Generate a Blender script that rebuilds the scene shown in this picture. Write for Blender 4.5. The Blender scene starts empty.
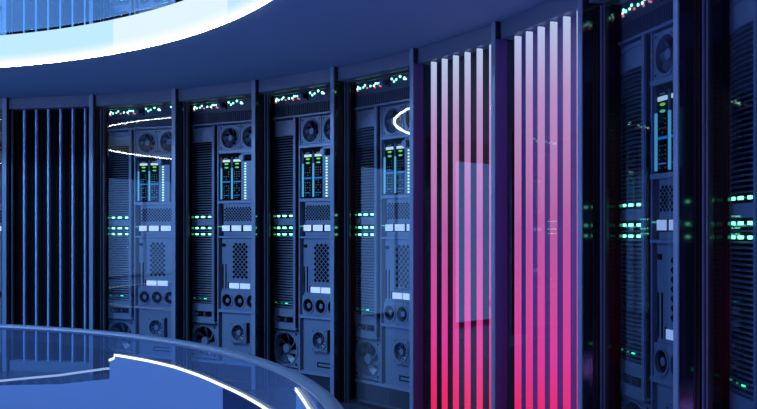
import bpy, bmesh, math, random
from math import pi, sin, cos, radians as R_
random.seed(4)
COL = bpy.context.scene.collection
EYE = 1.66
# ---- plan of the round hall (metres, camera above the origin looking along +Y) ----
CX, CY, RW = -5.300, 3.622, 6.901        # centre and radius of the ring of cabinets
A0, DA = 1.44386416, -0.16410654         # angle of the first partition, angle per bay
BW = 2*RW*sin(-DA/2)                     # width of a bay
CEIL = EYE + 1.60
STOREY = 3.486
RC = 5.165                                # radius of the ceiling opening
RV = 5.17                                # radius of the round opening
DF = 0.235                               # depth of the equipment face behind the partition fronts

# ------------------------------------------------------------------ materials
def mat(name, base, rough=.5, metal=0., noise=0., emis=None, es=0., spec=.5, bump=0., nscale=30):
    m = bpy.data.materials.new(name); m.use_nodes = True
    nt = m.node_tree; b = nt.nodes['Principled BSDF']
    b.inputs['Base Color'].default_value = (*base, 1); b.inputs['Roughness'].default_value = rough
    b.inputs['Metallic'].default_value = metal; b.inputs['Specular IOR Level'].default_value = spec
    if emis: b.inputs['Emission Color'].default_value = (*emis, 1); b.inputs['Emission Strength'].default_value = es
    if noise or bump:
        tc = nt.nodes.new('ShaderNodeTexCoord'); nz = nt.nodes.new('ShaderNodeTexNoise'); nz.inputs['Scale'].default_value = nscale
        nt.links.new(tc.outputs['Object'], nz.inputs['Vector'])
        if noise:
            mr = nt.nodes.new('ShaderNodeMapRange'); mr.inputs['To Min'].default_value = max(.02, rough-noise); mr.inputs['To Max'].default_value = rough+noise
            nt.links.new(nz.outputs['Fac'], mr.inputs['Value']); nt.links.new(mr.outputs['Result'], b.inputs['Roughness'])
        if bump:
            bp = nt.nodes.new('ShaderNodeBump'); bp.inputs['Strength'].default_value = bump
            nt.links.new(nz.outputs['Fac'], bp.inputs['Height']); nt.links.new(bp.outputs['Normal'], b.inputs['Normal'])
    return m
def emit(name, col, s):
    m = bpy.data.materials.new(name); m.use_nodes = True; nt = m.node_tree
    nt.nodes.remove(nt.nodes['Principled BSDF']); e = nt.nodes.new('ShaderNodeEmission')
    e.inputs['Color'].default_value = (*col, 1); e.inputs['Strength'].default_value = s
    nt.links.new(e.outputs[0], nt.nodes['Material Output'].inputs[0]); return m
def emit_ramp(name, stops, s, z0, z1):
    """lamp whose colour runs along its own height"""
    m = emit(name, (1, 1, 1), s); nt = m.node_tree
    e = [n for n in nt.nodes if n.type == 'EMISSION'][0]
    tc = nt.nodes.new('ShaderNodeTexCoord'); sp = nt.nodes.new('ShaderNodeSeparateXYZ'); mr = nt.nodes.new('ShaderNodeMapRange'); cr = nt.nodes.new('ShaderNodeValToRGB')
    nt.links.new(tc.outputs['Object'], sp.inputs[0]); nt.links.new(sp.outputs['Z'], mr.inputs['Value'])
    mr.inputs['From Min'].default_value = z0; mr.inputs['From Max'].default_value = z1
    nt.links.new(mr.outputs[0], cr.inputs[0]); nt.links.new(cr.outputs[0], e.inputs[0])
    el = cr.color_ramp.elements
    while len(el) < len(stops): el.new(.5)
    for k, (p, c) in enumerate(stops): el[k].position = p; el[k].color = (*c, 1)
    return m
def srgb(r, g, b):
    f = lambda c: (c/255/12.92) if c/255 <= .04045 else ((c/255+.055)/1.055)**2.4
    return (f(r), f(g), f(b))
def glass(name, tint=(1, 1, 1), veil=0., veilcol=(.4, .6, 1), ior=1.5):
    m = bpy.data.materials.new(name); m.use_nodes = True; nt = m.node_tree; N = nt.nodes; L = nt.links
    N.remove(N['Principled BSDF'])
    t = N.new('ShaderNodeBsdfTransparent'); t.inputs[0].default_value = (*tint, 1)
    g = N.new('ShaderNodeBsdfGlossy'); g.inputs['Roughness'].default_value = 0.0
    fr = N.new('ShaderNodeFresnel'); ge = N.new('ShaderNodeNewGeometry'); mr = N.new('ShaderNodeMapRange')
    mr.inputs['To Min'].default_value = ior; mr.inputs['To Max'].default_value = 1/ior
    L.new(ge.outputs['Backfacing'], mr.inputs['Value']); L.new(mr.outputs['Result'], fr.inputs['IOR'])
    mx = N.new('ShaderNodeMixShader'); L.new(fr.outputs[0], mx.inputs[0]); L.new(t.outputs[0], mx.inputs[1]); L.new(g.outputs[0], mx.inputs[2])
    out = mx
    if veil:
        d = N.new('ShaderNodeBsdfDiffuse'); d.inputs[0].default_value = (*veilcol, 1)
        tr = N.new('ShaderNodeBsdfTranslucent'); tr.inputs[0].default_value = (*veilcol, 1)
        a = N.new('ShaderNodeMixShader'); a.inputs[0].default_value = .5; L.new(d.outputs[0], a.inputs[1]); L.new(tr.outputs[0], a.inputs[2])
        b = N.new('ShaderNodeMixShader'); b.inputs[0].default_value = veil; L.new(mx.outputs[0], b.inputs[1]); L.new(a.outputs[0], b.inputs[2]); out = b
    L.new(out.outputs[0], N['Material Output'].inputs[0]); return m

M = {}
M['steel'] = mat('blue_grey_steel', (.13, .215, .36), .42, .3, .06)
M['steel_dark'] = mat('dark_steel', (.05, .08, .15), .45, .3, .05)
M['trim'] = mat('satin_trim_steel', (.17, .26, .44), .38, .3, .05)
M['fascia'] = mat('fascia_steel', (.10, .15, .27), .45, .3, .05)
M['black'] = mat('black_plastic', (.003, .0035, .005), .8, spec=.08)
M['gloss'] = mat('black_gloss_lacquer', (.004, .005, .009), .10, 0, .02, spec=.9)
M['frame'] = mat('black_satin_frame', (.010, .013, .024), .3, 0, .04)
M['louver'] = mat('louver_metal', (.07, .105, .20), .38, .5, .05)
M['rotor'] = mat('fan_rotor_plastic', (.06, .10, .19), .4, .1, .04)
M['tinted'] = glass('tinted_glass', (.84, .87, .92))
M['mirror'] = mat('black_mirror_glass', (.003, .003, .006), .35, spec=.2)
M['violet'] = mat('violet_side_panel', (.09, .045, .22), .5, 0, .05)
M['violet_reflection'] = mat('violet_reflection_back', (.10, .06, .26), .35, 0, .04)  # violet painted in for a reflection between the blades
M['blade_lit'] = mat('blue_lit_blade', (.22, .42, .85), .35, .2, .04)  # the room's blue light is put into the blade colour
M['door'] = glass('door_glass')
M['balu'] = glass('balustrade_glass', (.90, .95, 1.0), .09, (.30, .50, .92))  # diffuse share paints in a veil of reflections
M['balu_up'] = glass('upper_balustrade_glass', (.92, .96, 1.0), .20, (.40, .66, 1.0))  # stronger diffuse share paints the haze over the upper floor
M['rail'] = mat('handrail_glass_steel', (.16, .23, .38), .35, .5, 0)
M['ceil'] = mat('ceiling_paint', (.12, .20, .36), .75, 0, .05)
M['floor'] = mat('dark_polished_floor', (.03, .045, .09), .25, 0, .06, bump=.02, nscale=4)
M['wall'] = mat('dark_wall_paint', (.05, .07, .13), .6, 0, .05)
M['green'] = emit('green_status_light', (.02, .9, .35), 3)
M['mint'] = emit('mint_status_light', (.18, 1.0, .55), 5.5)
M['dimgreen'] = emit('dim_green_status_light', (.02, .5, .2), .8)
M['teal'] = emit('teal_status_light', (.35, 1.0, .85), 2.6)
M['white'] = emit('white_status_light', (.8, 1, 1), 2.6)
M['red'] = emit('red_status_light', (1, .25, .3), 1.0)
M['cyan'] = emit('cyan_light_strip', srgb(75, 165, 215), 1)
M['blue_lamp'] = emit('blue_light_bar', srgb(30, 110, 200), 1)
M['label'] = emit('backlit_label', srgb(190, 225, 250), 1)
M['lime'] = emit('lime_status_light', srgb(110, 215, 70), 1)
M['aqua'] = emit('aqua_status_light', srgb(70, 200, 165), 1)
M['dots'] = emit('column_light', srgb(190, 250, 235), 1.2)
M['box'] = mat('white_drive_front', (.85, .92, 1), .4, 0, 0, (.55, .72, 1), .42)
M['speck'] = mat('grey_key', (.30, .32, .38), .5)

# ------------------------------------------------------------------ mesh helpers
class MB:
    def __init__(s): s.v = []; s.f = []
    def add(s, vs, fs):
        o = len(s.v); s.v += vs; s.f += [[i+o for i in f] for f in fs]; return s
    def box(s, x0, x1, y0, y1, z0, z1):
        return s.add([(x, y, z) for z in (z0, z1) for y in (y0, y1) for x in (x0, x1)],
                     [(0, 2, 3, 1), (4, 5, 7, 6), (0, 1, 5, 4), (2, 6, 7, 3), (0, 4, 6, 2), (1, 3, 7, 5)])
    def prism(s, pts, y0, y1):
        """outline in x,z extruded along y"""
        n = len(pts)
        return s.add([(x, y0, z) for x, z in pts]+[(x, y1, z) for x, z in pts],
                     [list(range(n)), list(range(2*n-1, n-1, -1))]+[(i, i+n, (i+1) % n+n, (i+1) % n) for i in range(n)])
    def vprism(s, pts, z0, z1):
        """outline in x,y extruded along z"""
        n = len(pts)
        return s.add([(x, y, z0) for x, y in pts]+[(x, y, z1) for x, y in pts],
                     [list(range(n-1, -1, -1)), list(range(n, 2*n))]+[(i, (i+1) % n, (i+1) % n+n, i+n) for i in range(n)])
    def cyl(s, x, z, r, y0, y1, n=24):
        return s.prism([(x+r*cos(2*pi*k/n), z+r*sin(2*pi*k/n)) for k in range(n)], y0, y1)
    def ring(s, x, z, r0, r1, y0, y1, n=40):
        vs = []
        for k in range(n):
            c, q = cos(2*pi*k/n), sin(2*pi*k/n)
            vs += [(x+r0*c, y0, z+r0*q), (x+r1*c, y0, z+r1*q), (x+r1*c, y1, z+r1*q), (x+r0*c, y1, z+r0*q)]
        fs = []
        for k in range(n):
            a, b = 4*k, 4*((k+1) % n)
            for j in range(4): fs.append((a+j, a+(j+1) % 4, b+(j+1) % 4, b+j))
        return s.add(vs, fs)
    def plate_hole(s, x0, x1, z0, z1, cx, cz, r, y0, y1, n=40):
        """rectangular plate with a round hole"""
        def edge(a):
            c, q = cos(a), sin(a); t = 1e9
            if c > 1e-6: t = min(t, (x1-cx)/c)
            if c < -1e-6: t = min(t, (x0-cx)/c)
            if q > 1e-6: t = min(t, (z1-cz)/q)
            if q < -1e-6: t = min(t, (z0-cz)/q)
            return cx+t*c, cz+t*q
        A = [2*pi*k/n for k in range(n)]+[math.atan2(zz-cz, xx-cx) % (2*pi) for xx in (x0, x1) for zz in (z0, z1)]
        A = sorted(set(round(a, 6) for a in A)); n = len(A); vs = []
        for a in A:
            ex, ez = edge(a); hx, hz = cx+r*cos(a), cz+r*sin(a)
            vs += [(hx, y0, hz), (ex, y0, ez), (ex, y1, ez), (hx, y1, hz)]
        fs = []
        for k in range(n):
            a, b = 4*k, 4*((k+1) % n)
            for j in range(4): fs.append((a+j, a+(j+1) % 4, b+(j+1) % 4, b+j))
        return s.add(vs, fs)
    def arc(s, r0, r1, z0, z1, a0, a1, n=64, cx=0, cy=0):
        """curved bar: section r0..r1 x z0..z1 swept from a0 to a1"""
        full = abs(abs(a1-a0)-2*pi) < 1e-6; m = n if full else n+1; vs = []
        for k in range(m):
            a = a0+(a1-a0)*k/n; c, q = cos(a), sin(a)
            for r, z in ((r0, z0), (r1, z0), (r1, z1), (r0, z1)): vs.append((cx+r*c, cy+r*q, z))
        fs = []
        for k in range(n):
            a, b = 4*k, 4*((k+1) % m)
            for j in range(4): fs.append((a+j, b+j, b+(j+1) % 4, a+(j+1) % 4))
        if not full: fs += [(0, 1, 2, 3), (4*n+3, 4*n+2, 4*n+1, 4*n)]
        return s.add(vs, fs)
    def build(s, name, m, parent=None, smooth=False):
        me = bpy.data.meshes.new(name); me.from_pydata(s.v, [], s.f)
        bm = bmesh.new(); bm.from_mesh(me); bmesh.ops.recalc_face_normals(bm, faces=bm.faces); bm.to_mesh(me); bm.free()
        me.materials.append(M[m] if isinstance(m, str) else m)
        if smooth:
            me.polygons.foreach_set('use_smooth', [True]*len(me.polygons))
            try: me.set_sharp_from_angle(angle=R_(35))
            except Exception: pass
        o = bpy.data.objects.new(name, me); COL.objects.link(o)
        if parent: o.parent = parent
        return o
def tag(o, label=None, cat=None, group=None, kind=None):
    if label: o['label'] = label
    if cat: o['category'] = cat
    if group: o['group'] = group
    if kind: o['kind'] = kind
    return o
def empty(name, loc=(0, 0, 0), rz=0):
    o = bpy.data.objects.new(name, None); COL.objects.link(o); o.location = loc; o.rotation_euler = (0, 0, rz); o.empty_display_size = .1
    return o
def kids(o): return [c for c in bpy.data.objects if c.parent == o]
def copy_tree(o, parent=None, depth=0, table=None):
    if table is None:
        table = {}
        for c in bpy.data.objects:
            if c.parent: table.setdefault(c.parent, []).append(c)
    c = o.copy(); COL.objects.link(c)
    if parent: c.parent = parent
    for ch in table.get(o, []): copy_tree(ch, c, depth+1, table)
    return c
def P(k, r=RW):
    a = A0+DA*k; return (CX+r*cos(a), CY+r*sin(a))
def bay_frame(i, storey=0):
    p, q = P(i), P(i+1); return (p[0], p[1], storey*STOREY), math.atan2(q[1]-p[1], q[0]-p[0])
SX, SY = .030, .042
Z = lambda z: z+EYE                       # heights below are measured from eye level

# ------------------------------------------------------------------ server rack
def fan(parent, x, z, x0, x1, z0, z1, r, y, blades, name='cooling_fan', hubf=.3, depth=.06, screws=True, ang=0., rm='rotor'):
    h = MB(); h.plate_hole(x0, x1, z0, z1, x, z, r, y, y+.018); h.ring(x, z, r-.004, r+.010, y-.008, y+.004)
    h.ring(x, z, r-.002, r+.003, y, y+depth)
    o = h.build(name, 'steel', parent, True)
    b = MB(); b.box(x0+.004, x1-.004, y+depth, y+depth+.006, z0+.004, z1-.004); b.build('fan_back', 'black', o)
    if screws:
        e = min(x1-x0, z1-z0)*.09
        for sx in (x0+e, x1-e):
            for sz in (z0+e, z1-e): q = MB(); q.cyl(sx, sz, e*.36, y-.002, y+.001, 10); q.build('screw', 'black', o)
    t = MB(); t.cyl(x, z, r*hubf, y+.004, y+depth*.6, 28)
    hub = t.build('fan_hub', 'steel', o, True)
    w = MB()
    for k in range(blades):
        a = 2*pi*k/blades+ang; n = 5; vs = []
        wid = 2*pi/blades*.52
        for j in range(n+1):
            f = j/n; rr = r*(hubf*.9+(.94-hubf*.9)*f); sw = a+.55*f
            for s_, dy in ((-.5, .012), (.5, depth*.62)):
                an = sw+s_*wid
                vs.append((x+rr*cos(an), y+dy+.004, z+rr*sin(an))); vs.append((x+rr*cos(an), y+dy+.007, z+rr*sin(an)))
        fs = []
        for j in range(n):
            p = 4*j; q_ = p+4
            fs += [(p, q_, q_+2, p+2), (p+1, p+3, q_+3, q_+1), (p, p+1, q_+1, q_), (p+2, q_+2, q_+3, p+3)]
        fs += [(0, 2, 3, 1), (4*n, 4*n+1, 4*n+3, 4*n+2)]
        w.add(vs, fs)
    w.build('fan_blades', rm, o, True)
    return o

def diamonds(b, x0, x1, z0, z1, px, pz, y, keep=lambda i, j: True, fx=.50, fz=.50):
    ny = int(round((z1-z0)/pz*2))+1; nx = int(round((x1-x0)/px))+1
    for j in range(ny):
        for i in range(nx):
            x = x0+i*px+(px/2 if j % 2 else 0); z = z0+j*pz/2
            if x > x1+1e-6 or not keep(i, j): continue
            b.prism([(x+px*fx*.78, z), (x, z+pz*fz*.72), (x-px*fx*.78, z), (x, z-pz*fz*.72)], y-.002, y+.004)

def tx(x): return .012+(x-.012)*1.085
def tower_profile(x0, x1, bulge, n=12, y=DF):
    """plan outline of the bowed front, x0..x1"""
    pts = []; x0, x1 = tx(x0), tx(x1)
    for k in range(n+1):
        t = k/n; x = x0+(x1-x0)*t
        pts.append((x, y-bulge*(1-(1-t)**2.0*.8-.25*t**3)*.62))
    return pts
def bowed(b, x0, x1, z0, z1, bulge, back=.05, off=0.):
    f = [(x, y-off) for x, y in tower_profile(x0, x1, bulge)]
    b.vprism(f+[(tx(x1), DF+back), (tx(x0), DF+back)], z0, z1)

def make_rack():
    r = empty('server_rack')
    # cabinet shell
    s = MB(); s.box(0.0, BW-.05, .62, .64, 0.0, Z(1.50)); s.box(0, .004, DF+.02, .62, 0, Z(1.50)); s.box(BW-.054, BW-.05, DF+.02, .62, 0, Z(1.5))
    s.box(.004, BW-.054, DF-.06, .62, Z(1.49), Z(1.50)); s.build('cabinet_shell', 'black', r)
    s = MB(); s.box(0.004, BW-.054, DF+.065, DF+.07, .03, Z(1.485)); s.build('mounting_plate', 'black', r)
    # posts
    s = MB(); s.box(.402, .420, DF-.006, DF+.06, Z(-1.46), Z(1.20)); s.build('divider_post', 'trim', r)
    s = MB(); s.box(1.035, 1.055, DF-.025, DF+.06, Z(-1.46), Z(1.20)); s.build('side_post', 'trim', r)
    # console strip with status lights
    s = MB(); s.box(.03, 1.055, DF-.01, DF+.06, Z(1.352), Z(1.470)); c = s.build('console_panel', 'steel_dark', r)
    s = MB(); s.cyl(.455, Z(1.412), .026, DF-.045, DF-.01, 20); s.build('console_knob', 'steel', c, True)
    s = MB(); s.box(.492, .530, DF-.03, DF-.01, Z(1.385), Z(1.425)); s.box(.536, .552, DF-.02, DF-.01, Z(1.360), Z(1.465)); s.build('console_socket', 'black', c)
    lights = [(.075, 1.420, 'teal', 1.2), (.065, 1.402, 'white', 1.1), (.105, 1.405, 'mint', 1.1), (.07, 1.385, 'red', 1.2), (.15, 1.41, 'green', .9), (.18, 1.425, 'teal', 1.2), (.155, 1.408, 'white', 1),
              (.215, 1.395, 'red', 1.1), (.262, 1.408, 'mint', 1.1), (.315, 1.405, 'white', 1.2), (.33, 1.385, 'red', .9), (.34, 1.423, 'teal', 1.2), (.365, 1.42, 'mint', .9), (.395, 1.42, 'teal', 1.1), (.40, 1.395, 'red', 1.1), (.42, 1.385, 'red', .8),
              (.575, 1.435, 'teal', 1.3), (.607, 1.408, 'mint', 1.1), (.640, 1.422, 'teal', 1.2), (.692, 1.442, 'mint', 1.3), (.752, 1.418, 'teal', 1.7), (.770, 1.410, 'white', .9), (.925, 1.44, 'teal', 1.6)]
    for x, z, m, k in lights:
        s = MB(); s.cyl(x, Z(z), .0088*k, DF-.016, DF-.01, 10); s.build('status_light', m, c)
    # upper grille and ledge
    s = MB(); s.box(.03, 1.055, DF+.03, DF+.06, Z(1.218), Z(1.350))
    for k in range(37): x = .035+k*.0278; s.box(x, x+.011, DF-.005, DF+.03, Z(1.222), Z(1.348))
    s.box(.03, 1.055, DF-.006, DF+.03, Z(1.335), Z(1.352)); s.build('upper_grille', 'steel_dark', r)
    s = MB(); s.box(.02, 1.055, DF-.03, DF+.06, Z(1.200), Z(1.218)); s.build('ledge', 'trim', r)
    # tower unit on the left: bowed front with louvers
    s = MB(); bowed(s, .012, .340, Z(1.145), Z(1.172), .085); bowed(s, .012, .340, Z(1.012), Z(1.128), .085); bowed(s, .02, .33, Z(1.128), Z(1.145), .06)
    bowed(s, .012, .340, Z(.070), Z(.140), .085); bowed(s, .012, .340, Z(-.895), Z(-.812), .085); bowed(s, .012, .340, Z(-1.012), Z(-.958), .085); bowed(s, .012, .37, Z(-1.03), Z(-1.008), .10)
    bowed(s, .012, .07, Z(-.958), Z(-.895), .03)
    bowed(s, .012, .060, Z(1.172), Z(1.2), .03)
    s.box(.353, .384, DF-.040, DF-.026, Z(-1.01), Z(1.198)); s.box(.012, .026, DF-.006, DF+.05, Z(-1.01), Z(1.198))
    tw = s.build('tower_cover', 'steel', r, True)
    s = MB(); bowed(s, .02, .326, Z(-.958), Z(1.19), .02, .05); s.box(.3535, .386, DF-.0255, DF+.05, Z(-1.01), Z(1.197)); s.build('tower_core', 'black', tw)
    s = MB(); s.box(.10, .15, DF-.05, DF-.01, Z(-.945), Z(-.915)); s.build('latch_block', 'steel_dark', tw); s = MB(); s.box(.25, .27, DF-.06, DF-.01, Z(-.95), Z(-.90)); s.build('latch_block', 'steel_dark', tw)
    s = MB(); z = -.800
    while z < 1.004:
        if not (.045 < z < .145):
            f = tower_profile(.024, .327, .080); n = len(f)
            vs = [(x, y, Z(z)) for x, y in f]+[(x, y+.004, Z(z+.010)) for x, y in f]+[(x, y+.05, Z(z+.014)) for x, y in f]+[(x, y+.05, Z(z+.004)) for x, y in f]
            fs = []
            for k in range(n-1):
                for q in range(4): fs.append((q*n+k, q*n+k+1, ((q+1) % 4)*n+k+1, ((q+1) % 4)*n+k))
            s.add(vs, fs)
        z += .0275
    s.build('louvers', 'louver', tw, True)
    def yb(x):
        t = (x-.012)/.328; return DF-.085*(1-(1-t)**2.0*.8-.25*t**3)*.62
    for z in (.166, .042, -.028):
        for x, w, m in ((.040, .012, 'dimgreen'), (.065, .010, 'dimgreen'), (.118, .034, 'mint'), (.210, .046, 'mint'), (.300, .028, 'mint')):
            s = MB(); s.vprism([(tx(x-w/2), yb(x-w/2)-.004), (tx(x+w/2), yb(x+w/2)-.004), (tx(x+w/2), yb(x+w/2)+.004), (tx(x-w/2), yb(x-w/2)+.004)], Z(z-.0085), Z(z+.0085)); s.build('status_light', m, tw)
    for x, w, m in ((.075, .02, 'dimgreen'), (.17, .014, 'dimgreen'), (.24, .03, 'green')):
        s = MB(); s.vprism([(tx(x-w/2), yb(x-w/2)-.004), (tx(x+w/2), yb(x+w/2)-.004), (tx(x+w/2), yb(x+w/2)+.004), (tx(x-w/2), yb(x-w/2)+.004)], Z(-.758), Z(-.750)); s.build('status_light', m, tw)
    # floor fan under the tower
    fan(r, .208, Z(-1.237), .012, .398, Z(-1.43), Z(-1.045), .172, DF-.005, 7, 'large_fan', .27, .07, ang=.3)
    # twin fans upper right
    fan(r, .583, Z(1.040), .434, .730, Z(.908), Z(1.185), .118, DF-.005, 7, 'cooling_fan', .28, .06, ang=.9)
    fan(r, .885, Z(1.040), .738, 1.032, Z(.908), Z(1.185), .118, DF-.005, 7, 'cooling_fan', .28, .06, ang=.5)
    for z0, z1 in ((.872, .902), (.314, .344), (-.068, -.048), (-.896, -.866), (-1.474, -1.446)):
        s = MB(); s.box(.42 if z0 > -1.4 else .0, 1.035 if z0 > -1.4 else 1.055, DF-.022, DF+.05, Z(z0), Z(z1)); s.build('ledge', 'trim', r)
    # blade servers
    for x in (.455, .607):
        s = MB(); s.box(x-.008, x+.140, DF+.0, DF+.05, Z(.350), Z(.868)); b = s.build('blade_server', 'black', r)
        s = MB(); s.box(x+.001, x+.017, DF-.012, DF, Z(.362), Z(.706)); s.build('light_or_reflection_strip', 'cyan', b)
        s = MB(); s.box(x+.001, x+.017, DF-.011, DF, Z(.706), Z(.83)); s.build('strip_housing', 'steel_dark', b)
        s = MB(); s.box(x+.030, x+.130, DF-.008, DF, Z(.774), Z(.800)); s.build('backlit_label', 'label', b)
        s = MB(); s.box(x+.045, x+.10, DF-.004, DF, Z(.812), Z(.819)); s.build('engraved_mark', 'speck', b)
        for z, m in ((.752, 'lime'), (.712, 'aqua')):
            s = MB(); s.prism([(x+.080+.026*cos(2*pi*k/12), Z(z)+.009*sin(2*pi*k/12)) for k in range(12)], DF-.008, DF); s.build('status_light', m, b)
        s = MB(); s.box(x+.030, x+.130, DF-.008, DF, Z(.546), Z(.562)); s.build('light_bar', 'blue_lamp', b)
        s = MB(); s.box(x+.03, x+.13, DF-.002, DF, Z(.36), Z(.70))
        for j in range(12):
            for i in range(3):
                z = .66-.026*j
                if abs(z-.554) < .02 or random.random() < .3: continue
                s.box(x+.040+.032*i, x+.050+.032*i, DF-.004, DF, Z(z), Z(z+.008))
        kp = s.build('keypad', 'black', b); kp.data.materials.append(M['speck'])
        for f in kp.data.polygons[6:]: f.material_index = 1
        s = MB(); s.box(x+.035, x+.115, DF-.005, DF, Z(.398), Z(.406)); s.build('light_bar', 'blue_lamp', b)
    s = MB(); s.box(.752, .900, DF-.01, DF+.05, Z(.350), Z(.868)); c = s.build('indicator_column', 'steel', r)
    s = MB(); s.box(.905, 1.03, DF+.01, DF+.05, Z(.350), Z(.868)); s.build('blank_panel', 'steel_dark', r)
    s = MB(); s.box(.80, .898, DF-.014, DF-.009, Z(.775), Z(.845)); s.build('dial_recess', 'black', c)
    s = MB(); s.cyl(.778, Z(.812), .032, DF-.045, DF-.01, 20); s.build('dial', 'trim', c, True)
    for k in range(14):
        z = .750-.0297*k; s = MB(); s.box(.800, .822, DF-.016, DF-.01, Z(z-.008), Z(z+.008)); s.build('status_light', 'dots', c)
    # perforated drive unit with white drive fronts
    s = MB(); s.box(.492, 1.032, DF, DF+.05, Z(-.046), Z(.314)); p = s.build('drive_panel', 'steel', r)
    s = MB(); diamonds(s, .512, 1.02, Z(.128), Z(.262), .0405, .0383, DF); s.build('vent_holes', 'black', p)
    for x0, x1 in ((.476, .582), (.612, .746), (.778, .912), (.938, 1.028)):
        s = MB(); s.box(x0, x1, DF-.008, DF, Z(.008), Z(.070)); s.build('drive_front', 'box', p)
    s = MB(); s.box(.470, 1.03, DF-.003, DF, Z(.000), Z(.074)); s.build('drive_bay', 'black', p)
    s = MB(); s.box(.42, .476, DF-.01, DF+.002, Z(.052), Z(.062)); s.build('cable', 'aqua', p)
    # lower board with perforations, slots and ports
    s = MB(); s.box(.470, 1.032, DF, DF+.05, Z(-.866), Z(-.068)); p = s.build('lower_panel', 'steel', r)
    s = MB(); s.box(.474, .524, DF-.003, DF, Z(-.166), Z(-.132)); s.build('port_hole', 'black', p)
    s = MB(); diamonds(s, .640, .822, Z(-.500), Z(-.130), .0585, .0555, DF, lambda i, j: True, .52, .52); s.build('vent_holes', 'black', p)
    s = MB(); s.box(.474, .490, DF-.003, DF, Z(-.632), Z(-.36)); s.box(.518, .534, DF-.003, DF, Z(-.632), Z(-.36)); s.box(.556, .574, DF-.003, DF, Z(-.632), Z(-.56)); s.build('vent_slots', 'black', p)
    for x0, x1 in ((.578, .712), (.732, .868)):
        s = MB(); s.box(x0, x1, DF-.008, DF, Z(-.628), Z(-.570)); s.build('drive_front', 'box', p)
    for x in (.565, .740, .915):
        fan(p, x, Z(-.762), x-.0872, x+.0872, Z(-.864), Z(-.66), .074, DF-.026, 11, 'small_fan', .34, .018, screws=False, rm='black')
    # bottom board
    s = MB(); s.box(.470, 1.032, DF, DF+.05, Z(-1.446), Z(-.896)); p = s.build('bottom_panel', 'steel', r)
    fan(p, .728, Z(-1.112), .622, .838, Z(-1.224), Z(-.998), .092, DF-.035, 9, 'square_fan', .32, .034)
    s = MB(); s.box(.838, .862, DF-.004, DF, Z(-1.224), Z(-.998)); s.build('fan_shade_gap', 'black', p)  # black strip painted as the shade beside the fan box
    s = MB(); s.box(.672, .892, DF-.006, DF, Z(-1.388), Z(-1.378)); s.box(.672, .892, DF-.006, DF, Z(-1.348), Z(-1.338)); s.box(.672, .682, DF-.006, DF, Z(-1.388), Z(-1.338)); s.build('handle_slot', 'black', p)
    # base grille and plinth
    s = MB(); s.box(.0, 1.055, DF+.03, DF+.06, Z(-1.645), Z(-1.474))
    for k in range(38): x = .01+k*.0278; s.box(x, x+.012, DF-.005, DF+.03, Z(-1.645), Z(-1.474))
    s.build('base_grille', 'steel_dark', r)
    s = MB(); s.box(0, BW-.05, DF-.02, .62, .0, .016); s.build('base_plinth', 'steel_dark', r)
    # glazed door
    s = MB(); s.box(.003, .072, .130, .150, .0, Z(1.455)); s.box(BW-.122, BW-.053, .130, .150, .0, Z(1.455)); s.box(.072, BW-.122, .130, .150, Z(1.43), Z(1.455)); s.box(.072, BW-.122, .130, .150, 0, .03)
    d = s.build('glass_door', 'frame', r)
    s = MB(); s.box(.072, BW-.122, .137, .143, .03, Z(1.43)); s.build('door_pane', 'door', d)
    s = MB(); s.box(.003, .010, .122, .131, .0, Z(1.455)); s.box(.048, .053, .126, .131, 0, Z(1.455)); s.build('door_edging', 'trim', d)
    # set the equipment back into the cabinet, behind the door
    seen = set()
    def shift(o):
        if o.name.split('.')[0] in ('cabinet_shell', 'glass_door', 'base_plinth'): return
        if o.type == 'MESH' and o.data not in seen:
            seen.add(o.data)
            for v in o.data.vertices: v.co.x = max(.0045, v.co.x-SX); v.co.y += SY
        for c in kids(o): shift(c)
    for c in kids(r): shift(c)
    return r

# ------------------------------------------------------------------ slatted panels
PINK = [(0.0, srgb(243, 38, 85)), (.10, srgb(243, 42, 112)), (.235, srgb(234, 62, 158)), (.53, srgb(197, 96, 172)), (.84, srgb(195, 155, 208)), (1.0, srgb(190, 208, 245))]
M['pink'] = emit_ramp('pink_light_blade', PINK, 1.02, 0.02, Z(1.455))
def make_slats(kind):
    r = empty('slatted_panel')
    s = MB(); s.box(0.002, BW-.052, .180, .20, 0, Z(1.5)); s.build('back_panel', {'dark': 'black', 'pink': 'mirror', 'violet': 'violet_reflection'}[kind], r)
    if kind != 'dark':
        s = MB(); s.box(.002, BW-.052, .056, .060, .03, Z(1.462)); s.build('glass_pane', 'door', r)
        s = MB(); s.box(.001, .006, .006, .100, .0, Z(1.462)); s.build('side_panel', 'violet', r)
    for k in range(7):
        x = .022+.16*k
        if kind != 'dark' and k == 0: continue
        if kind != 'dark':
            s = MB(); s.box(x-.008, x+.004, .066, .118, .03, Z(1.455)); s.build('light_blade', 'pink', r)
        else:
            s = MB(); s.box(x-.014, x+.006, .080, .110, .12, Z(1.455)); s.build('blade', 'blade_lit' if k else 'steel_dark', r)  # first blade left dark, the others coloured as if lit blue
    s = MB(); s.box(.008, BW-.052, .05, .18, 0, .12 if kind == 'dark' else .03); s.build('base_rail', 'steel', r)
    return r

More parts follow.
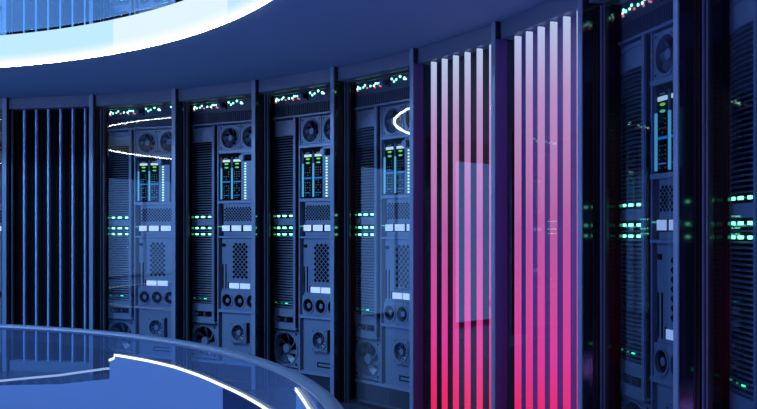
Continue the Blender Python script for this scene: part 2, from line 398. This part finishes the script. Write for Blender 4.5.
# ------------------------------------------------------------------ place bays
rack0 = make_rack(); dark0 = make_slats('dark'); pink0 = make_slats('pink'); violet0 = make_slats('violet')
used = set()
def put(proto, i, storey, label, cat, group):
    o = proto if proto.name not in used else copy_tree(proto)
    used.add(proto.name)
    loc, rz = bay_frame(i, storey); o.location = loc; o.rotation_euler = (0, 0, rz)
    if proto is rack0 and storey == 0 and i in (2, 3):      # these two stand open, without a pane
        for d in kids(o):
            if d.name.startswith('glass_door'):
                for q in kids(d):
                    if q.name.startswith('door_pane'): bpy.data.objects.remove(q)
                d.name = 'door_frame'
    if proto is rack0 and storey == 0 and i in (7, 8):      # panes tinted darker to dim these two bays
        for d in kids(o):
            for q in kids(d):
                if q.name.startswith('door_pane'): q.material_slots[0].link = 'OBJECT'; q.material_slots[0].material = M['tinted']
    tag(o, label, cat, group); return o
G1, G2 = 'server racks around the lower floor', 'server racks on the upper floor'
put(rack0, 1, 0, 'lit blue server rack directly right of the black slatted panel', 'server rack', G1)
put(rack0, -1, 0, 'server rack cut off by the left edge, left of the black slatted panel', 'server rack', G1)
put(rack0, 2, 0, 'second server rack right of the black slatted panel', 'server rack', G1)
put(rack0, 3, 0, 'third server rack right of the black slatted panel, above the end of the handrail', 'server rack', G1)
put(rack0, 4, 0, 'server rack directly left of the pink slatted panels, curved light reflected in its door', 'server rack', G1)
put(rack0, 7, 0, 'dim server rack directly right of the pink slatted panels', 'server rack', G1)
put(rack0, 8, 0, 'dim server rack cut off by the right edge, only its louvered tower showing', 'server rack', G1)
put(rack0, 1, 1, 'pale blue server rack on the upper floor, seen through the ceiling opening', 'server rack', G2)
put(rack0, -1, 1, 'upper floor server rack at the left edge of the ceiling opening', 'server rack', G2)
put(rack0, 2, 1, 'upper floor server rack just right of the pale one, mostly hidden by the glowing rim', 'server rack', G2)
put(dark0, 0, 0, 'black panel of upright blue-edged blades at the left on the lower floor', 'slatted panel', None)
put(dark0, 0, 1, 'blue slatted panel on the upper floor, seen through the ceiling opening', 'slatted panel', None)
put(pink0, 5, 0, 'pink glowing slatted panel, the left one, next to the blue server rack', 'light panel', 'pink glowing slatted panels')
put(violet0, 6, 0, 'pink glowing slatted panel, the right one, next to the dim server rack', 'light panel', 'pink glowing slatted panels')

for i in (11, 12, 13): put(pink0, i, 0, 'pink glowing slatted panel added unseen beyond the dim racks, for violet light', 'light panel', 'added pink panels beyond the dim racks')  # unseen panels added to throw violet light on the ceiling

# partitions between the bays and the fascia above them (setting)
n = 0
def sect(i, storey=0):
    a = A0+DA*i; p = P(i); return (p[0], p[1], storey*STOREY), a-pi/2
first_fin = None
for storey, rng in ((0, range(-1, 15)), (1, range(-1, 4))):
    for i in rng:
        n += 1
        loc, rz = sect(i, storey)
        s = MB(); s.box(-.050, 0, .004, .66, 0, Z(1.599)); o = s.build('trim_%d' % n, 'gloss'); o.location = loc; o.rotation_euler = (0, 0, rz); tag(o, kind='structure')
        s = MB(); s.box(-.050, 0.0, -.004, .004, 0, Z(1.599)); e = s.build('trim_edge', 'trim', o)
for storey, rng in ((0, range(-1, 14)), (1, range(-1, 3))):
    for i in rng:
        n += 1
        loc, rz = bay_frame(i, storey)
        s = MB(); s.box(0.002, BW-.052, .045, .66, Z(1.465), Z(1.599)); o = s.build('trim_%d' % n, 'fascia'); o.location = loc; o.rotation_euler = (0, 0, rz); tag(o, kind='structure')

# ------------------------------------------------------------------ room shell
def disc(name, r0, r1, z0, z1, m, n=160):
    s = MB(); s.arc(r0, r1, z0, z1, 0, 2*pi, n, CX, CY); return tag(s.build(name, m), kind='structure')
disc('ceiling', RC+.02, 8.2, CEIL, STOREY, 'ceil')
disc('floor', RV, 8.2, -.226, 0, 'floor')
M['lumceil'] = emit('added_ceiling_glow', (.30, .56, 1.0), 1.5)
s = MB(); s.arc(0.01, 6.6, -.04, 0, 0, 2*pi, 96, 0, 0); o = s.build('added_ceiling_light', 'lumceil'); o.location = (CX, CY, STOREY+CEIL); tag(o, 'large round luminous disc added out of view above the opening', 'light')  # unseen glowing disc added to light the hall from above
disc('floor_upper', RV+.02, 8.2, STOREY, STOREY+.003, 'floor')
s = MB(); s.arc(0.01, 8.2, STOREY+CEIL, STOREY+CEIL+.1, 0, 2*pi, 96, CX, CY); tag(s.build('ceiling_upper', 'ceil'), kind='structure')
s = MB(); s.arc(0.01, 8.2, -STOREY-.1, -STOREY, 0, 2*pi, 96, CX, CY); tag(s.build('floor_lower', 'floor'), kind='structure')
aR, aL = A0+DA*14, A0+DA*(-1)+0  # ends of the cabinet run; the plain wall closes the circle behind the camera
s = MB(); s.arc(7.05, 7.2, 0, CEIL, aR, aL-2*pi, 96, CX, CY); tag(s.build('wall_rear', 'wall'), kind='structure')
aR2 = A0+DA*3
s = MB(); s.arc(7.05, 7.2, STOREY, STOREY+CEIL, aR2, aL-2*pi, 96, CX, CY); tag(s.build('wall_upper', 'wall'), kind='structure')
s = MB(); s.arc(RV+.06, RV+.2, -STOREY, -.226, 0, 2*pi, 128, CX, CY); tag(s.build('wall_lower', 'wall'), kind='structure')
s = MB(); s.arc(7.72, 7.8, 0, STOREY+CEIL, aL, aR, 96, CX, CY); tag(s.build('wall_outer', 'wall'), kind='structure')

# tall backlit wall panels across the hall (they show as blue reflections in the glass)
M['backlit'] = emit('blue_backlit_panel', (.15, .38, 1.0), 2.0)
for deg in (107.7, 120.2, 129.4, 171.8, 181.0):
    a = R_(deg-4.7)
    t = empty('backlit_wall_panel', (CX+6.98*cos(a+R_(4.7)), CY+6.98*sin(a+R_(4.7)), 0), a+R_(4.7)-pi/2)
    tag(t, 'tall blue backlit wall panel across the hall from the racks', 'light panel', 'blue backlit wall panels')
    s = MB(); s.box(-.53, .53, .0, .03, .04, 2.92); s.build('panel_frame', 'frame', t)
    s = MB(); s.box(-.50, .50, -.012, 0, .07, 2.89); s.build('diffuser', 'backlit', t)

# ------------------------------------------------------------------ round opening: luminous rim, ring light, balustrades
rim = empty('cove_light', (CX, CY, CEIL)); tag(rim, 'pale cyan glowing band around the inside of the ceiling opening', 'light')
joints = [55.5, 36.5, 20.8]
while joints[-1] > -250: joints.append(joints[-1]-18.05)
joints = [74.5, 93.5]+joints; joints = sorted(joints, reverse=True)
joints[-1] = 93.5-360
cols = {0: srgb(188, 230, 252), 1: srgb(190, 232, 253), 2: srgb(222, 241, 250), 3: srgb(190, 228, 250)}
for k in range(len(joints)-1):
    c = cols.get(k, srgb(200, 232, 250)); m = emit_ramp('luminous_panel_%d' % k, [(0, (1, 1, 1)), (.10, (1, 1, 1)), (.20, tuple(.5+.5*x for x in c)), (.38, c), (1, c)], 1.05 if k < 5 else .3, 0, .30)  # white lower end of the ramp painted as the ring light's bloom
    s = MB(); s.arc(RC, RC+.015, .02, Z(1.90)-CEIL, R_(joints[k]), R_(joints[k+1]), 16); s.build('luminous_panel', m, rim)
M['ring'] = emit('white_ring_light', (.88, .94, 1.0), 22.0)
s = MB(); s.arc(RC-.022, RC+.004, 0, .026, 0, 2*pi, 160, 0, 0)
o = s.build('ring_light', 'ring'); o.location = (CX, CY, CEIL-.008); tag(o, 'bright white ring light along the lower edge of the ceiling opening', 'light')

M['band_veil'] = glass('reflection_veil_glass', (.55, .70, .9), .55, (.42, .60, .92))
M['band_veil_dark'] = glass('dark_reflection_veil_glass', (.45, .55, .75), .35, (.08, .13, .30))
M['strip_dim'] = emit('dim_reflection_line', (.35, .55, 1.0), .8)
M['strip'] = emit('white_reflection_line', (.80, .90, 1.0), 1.6)
# per panel: (angle, height of the painted reflection line, height of the painted reflection veil) along its edge, from eye level, and the band material
BANDS = {1: ([(74.5, -1.45, -1.50), (71.3, -1.438, -1.484), (63, -1.336, -1.42), (55.9, -1.223, -1.319), (55.5, -1.22, -1.31)], 'band_veil', 'strip_dim'),
         2: ([(55.5, -1.145, -1.15), (54.75, -1.122, -1.13), (54.7, -1.093, -1.10), (49.4, -1.102, -1.108), (45.2, -1.113, -1.12), (40.9, -1.137, -1.144), (36.5, -1.166, -1.172)], 'band_veil', 'strip'),
         3: ([(36.5, -1.166, -1.172), (31.6, -1.19, -1.196), (28, -1.209, -1.215), (22.05, -1.23, -1.236), (22.0, -1.23, -1.236), (20.8, -1.23, -1.236)], 'band_veil_dark', 'strip'),
         4: ([(20.8, -.972, -1.0), (17.1, -1.034, -1.06), (10, -1.09, -1.10), (2.8, -1.10, -1.11)], 'band_veil', 'strip')}
def balustrade(z, label, low):
    b = empty('glass_balustrade', (CX, CY, z)); tag(b, label, 'railing')
    z0 = 0 if low else .09
    for k in range(len(joints)-1):
        a, c = joints[k], joints[k+1]; r = RV-.03
        pts, m, sm = BANDS.get(k, ([(a, -1.10, -1.11), (c, -1.10, -1.11)], 'band_veil', 'strip'))
        def curved(r0, r1, lo, hi):
            n = 24; A = sorted({a+(c-a)*j/n for j in range(n+1)} | {p[0] for p in pts if c < p[0] < a}, reverse=True); vs = []
            for an in A:
                e = R_(an)
                for rr, h in ((r0, lo(an)), (r1, lo(an)), (r1, hi(an)), (r0, hi(an))): vs.append((rr*cos(e), rr*sin(e), h))
            L = len(A); fs = [(4*i+j, 4*i+4+j, 4*i+4+(j+1) % 4, 4*i+(j+1) % 4) for i in range(L-1) for j in range(4)]+[(0, 1, 2, 3), (4*L-1, 4*L-2, 4*L-3, 4*L-4)]
            t = MB(); t.add(vs, fs); return t
        def prof(col):
            def f(an):
                for p, q in zip(pts, pts[1:]):
                    if q[0] <= an <= p[0]+1e-6: return Z(p[col]+(q[col]-p[col])*(p[0]-an)/max(1e-6, p[0]-q[0]))
                return Z(pts[-1][col])
            return f
        g = curved(r-.012, r, lambda an: z0, lambda an: .720).build('glass_panel', 'balu' if low else 'balu_up', b, True)
        if not low: continue
        curved(r-.016, r-.0125, lambda an: -.22, prof(2)).build('reflection_veil_band', m, g, True)  # pale band painted in for reflections on the lower glass
        st = prof(1); curved(r-.024, r-.0165, lambda an: st(an)-.010, lambda an: st(an)+.010).build('light_or_reflection_strip', sm, g)  # glowing line drawn for a reflection in the glass
    s = MB(); sec = [(.045*cos(t*pi/6), .028*sin(t*pi/6)) for t in range(12)]; N = 200; vs = []
    for k in range(N):
        a = 2*pi*k/N
        for dx, dz in sec: vs.append(((RV-.01+dx)*cos(a), (RV-.01+dx)*sin(a), .740+dz))
    s.add(vs, [(12*k+j, 12*((k+1) % N)+j, 12*((k+1) % N)+(j+1) % 12, 12*k+(j+1) % 12) for k in range(N) for j in range(12)])
    s.build('handrail', 'rail', b, True)
    return b
balustrade(0, 'curved glass balustrade with a rounded handrail around the floor opening in the foreground', True)
balustrade(STOREY, 'glass balustrade above the glowing rim on the upper floor', False)

# ------------------------------------------------------------------ added fill lights
def area(name, loc, size, power, col, rot=(0, 0, 0), shape='DISK'):
    l = bpy.data.lights.new(name, 'AREA'); l.shape = shape; l.size = size; l.energy = power; l.color = col
    o = bpy.data.objects.new(name, l); COL.objects.link(o); o.location = loc; o.rotation_euler = rot; return o
def orb(name, loc, rad, power, col):
    l = bpy.data.lights.new(name, 'POINT'); l.shadow_soft_size = rad; l.energy = power; l.color = col
    o = bpy.data.objects.new(name, l); COL.objects.link(o); o.location = loc; return o
orb('left_bay_fill', (CX+3.2*cos(R_(97)), CY+3.2*sin(R_(97)), 4.1), .12, 500, (.32, .60, 1.0))  # unseen point light added to brighten the left bays
orb('upper_floor_fill', (CX+3.0*cos(R_(97)), CY+3.0*sin(R_(97)), STOREY+2.9), .12, 420, (.36, .66, 1.0))  # unseen point light added to brighten the upper racks
area('violet_fill', (.2, 2.4, .25), 1.0, 42, (.45, .20, 1.0), (pi, 0, 0))  # unseen area light added to turn the ceiling violet
area('void_fill', (CX, CY, -3.2), 7, 330, (.30, .50, 1.0), (pi, 0, 0))  # unseen area light added below to brighten the balustrade bands

# ------------------------------------------------------------------ world, camera
w = bpy.data.worlds.new('World'); bpy.context.scene.world = w; w.use_nodes = True
w.node_tree.nodes['Background'].inputs[0].default_value = (.02, .04, .12, 1); w.node_tree.nodes['Background'].inputs[1].default_value = .5
cam = bpy.data.cameras.new('Camera'); co = bpy.data.objects.new('Camera', cam); COL.objects.link(co)
co.location = (0, 0, EYE); co.rotation_euler = (pi/2, 0, 0); cam.sensor_width = 36; cam.lens = 880/757*36; cam.shift_y = 27.2/757; cam.clip_start = .02
sc = bpy.context.scene; sc.camera = co
sc.view_settings.view_transform = 'Standard'; sc.view_settings.look = 'None'; sc.view_settings.gamma = 1; sc.view_settings.exposure = 0; sc.view_settings.use_curve_mapping = False
sc.cycles.max_bounces = 8; sc.cycles.transparent_max_bounces = 16; sc.cycles.use_denoising = True; sc.cycles.sample_clamp_indirect = 4
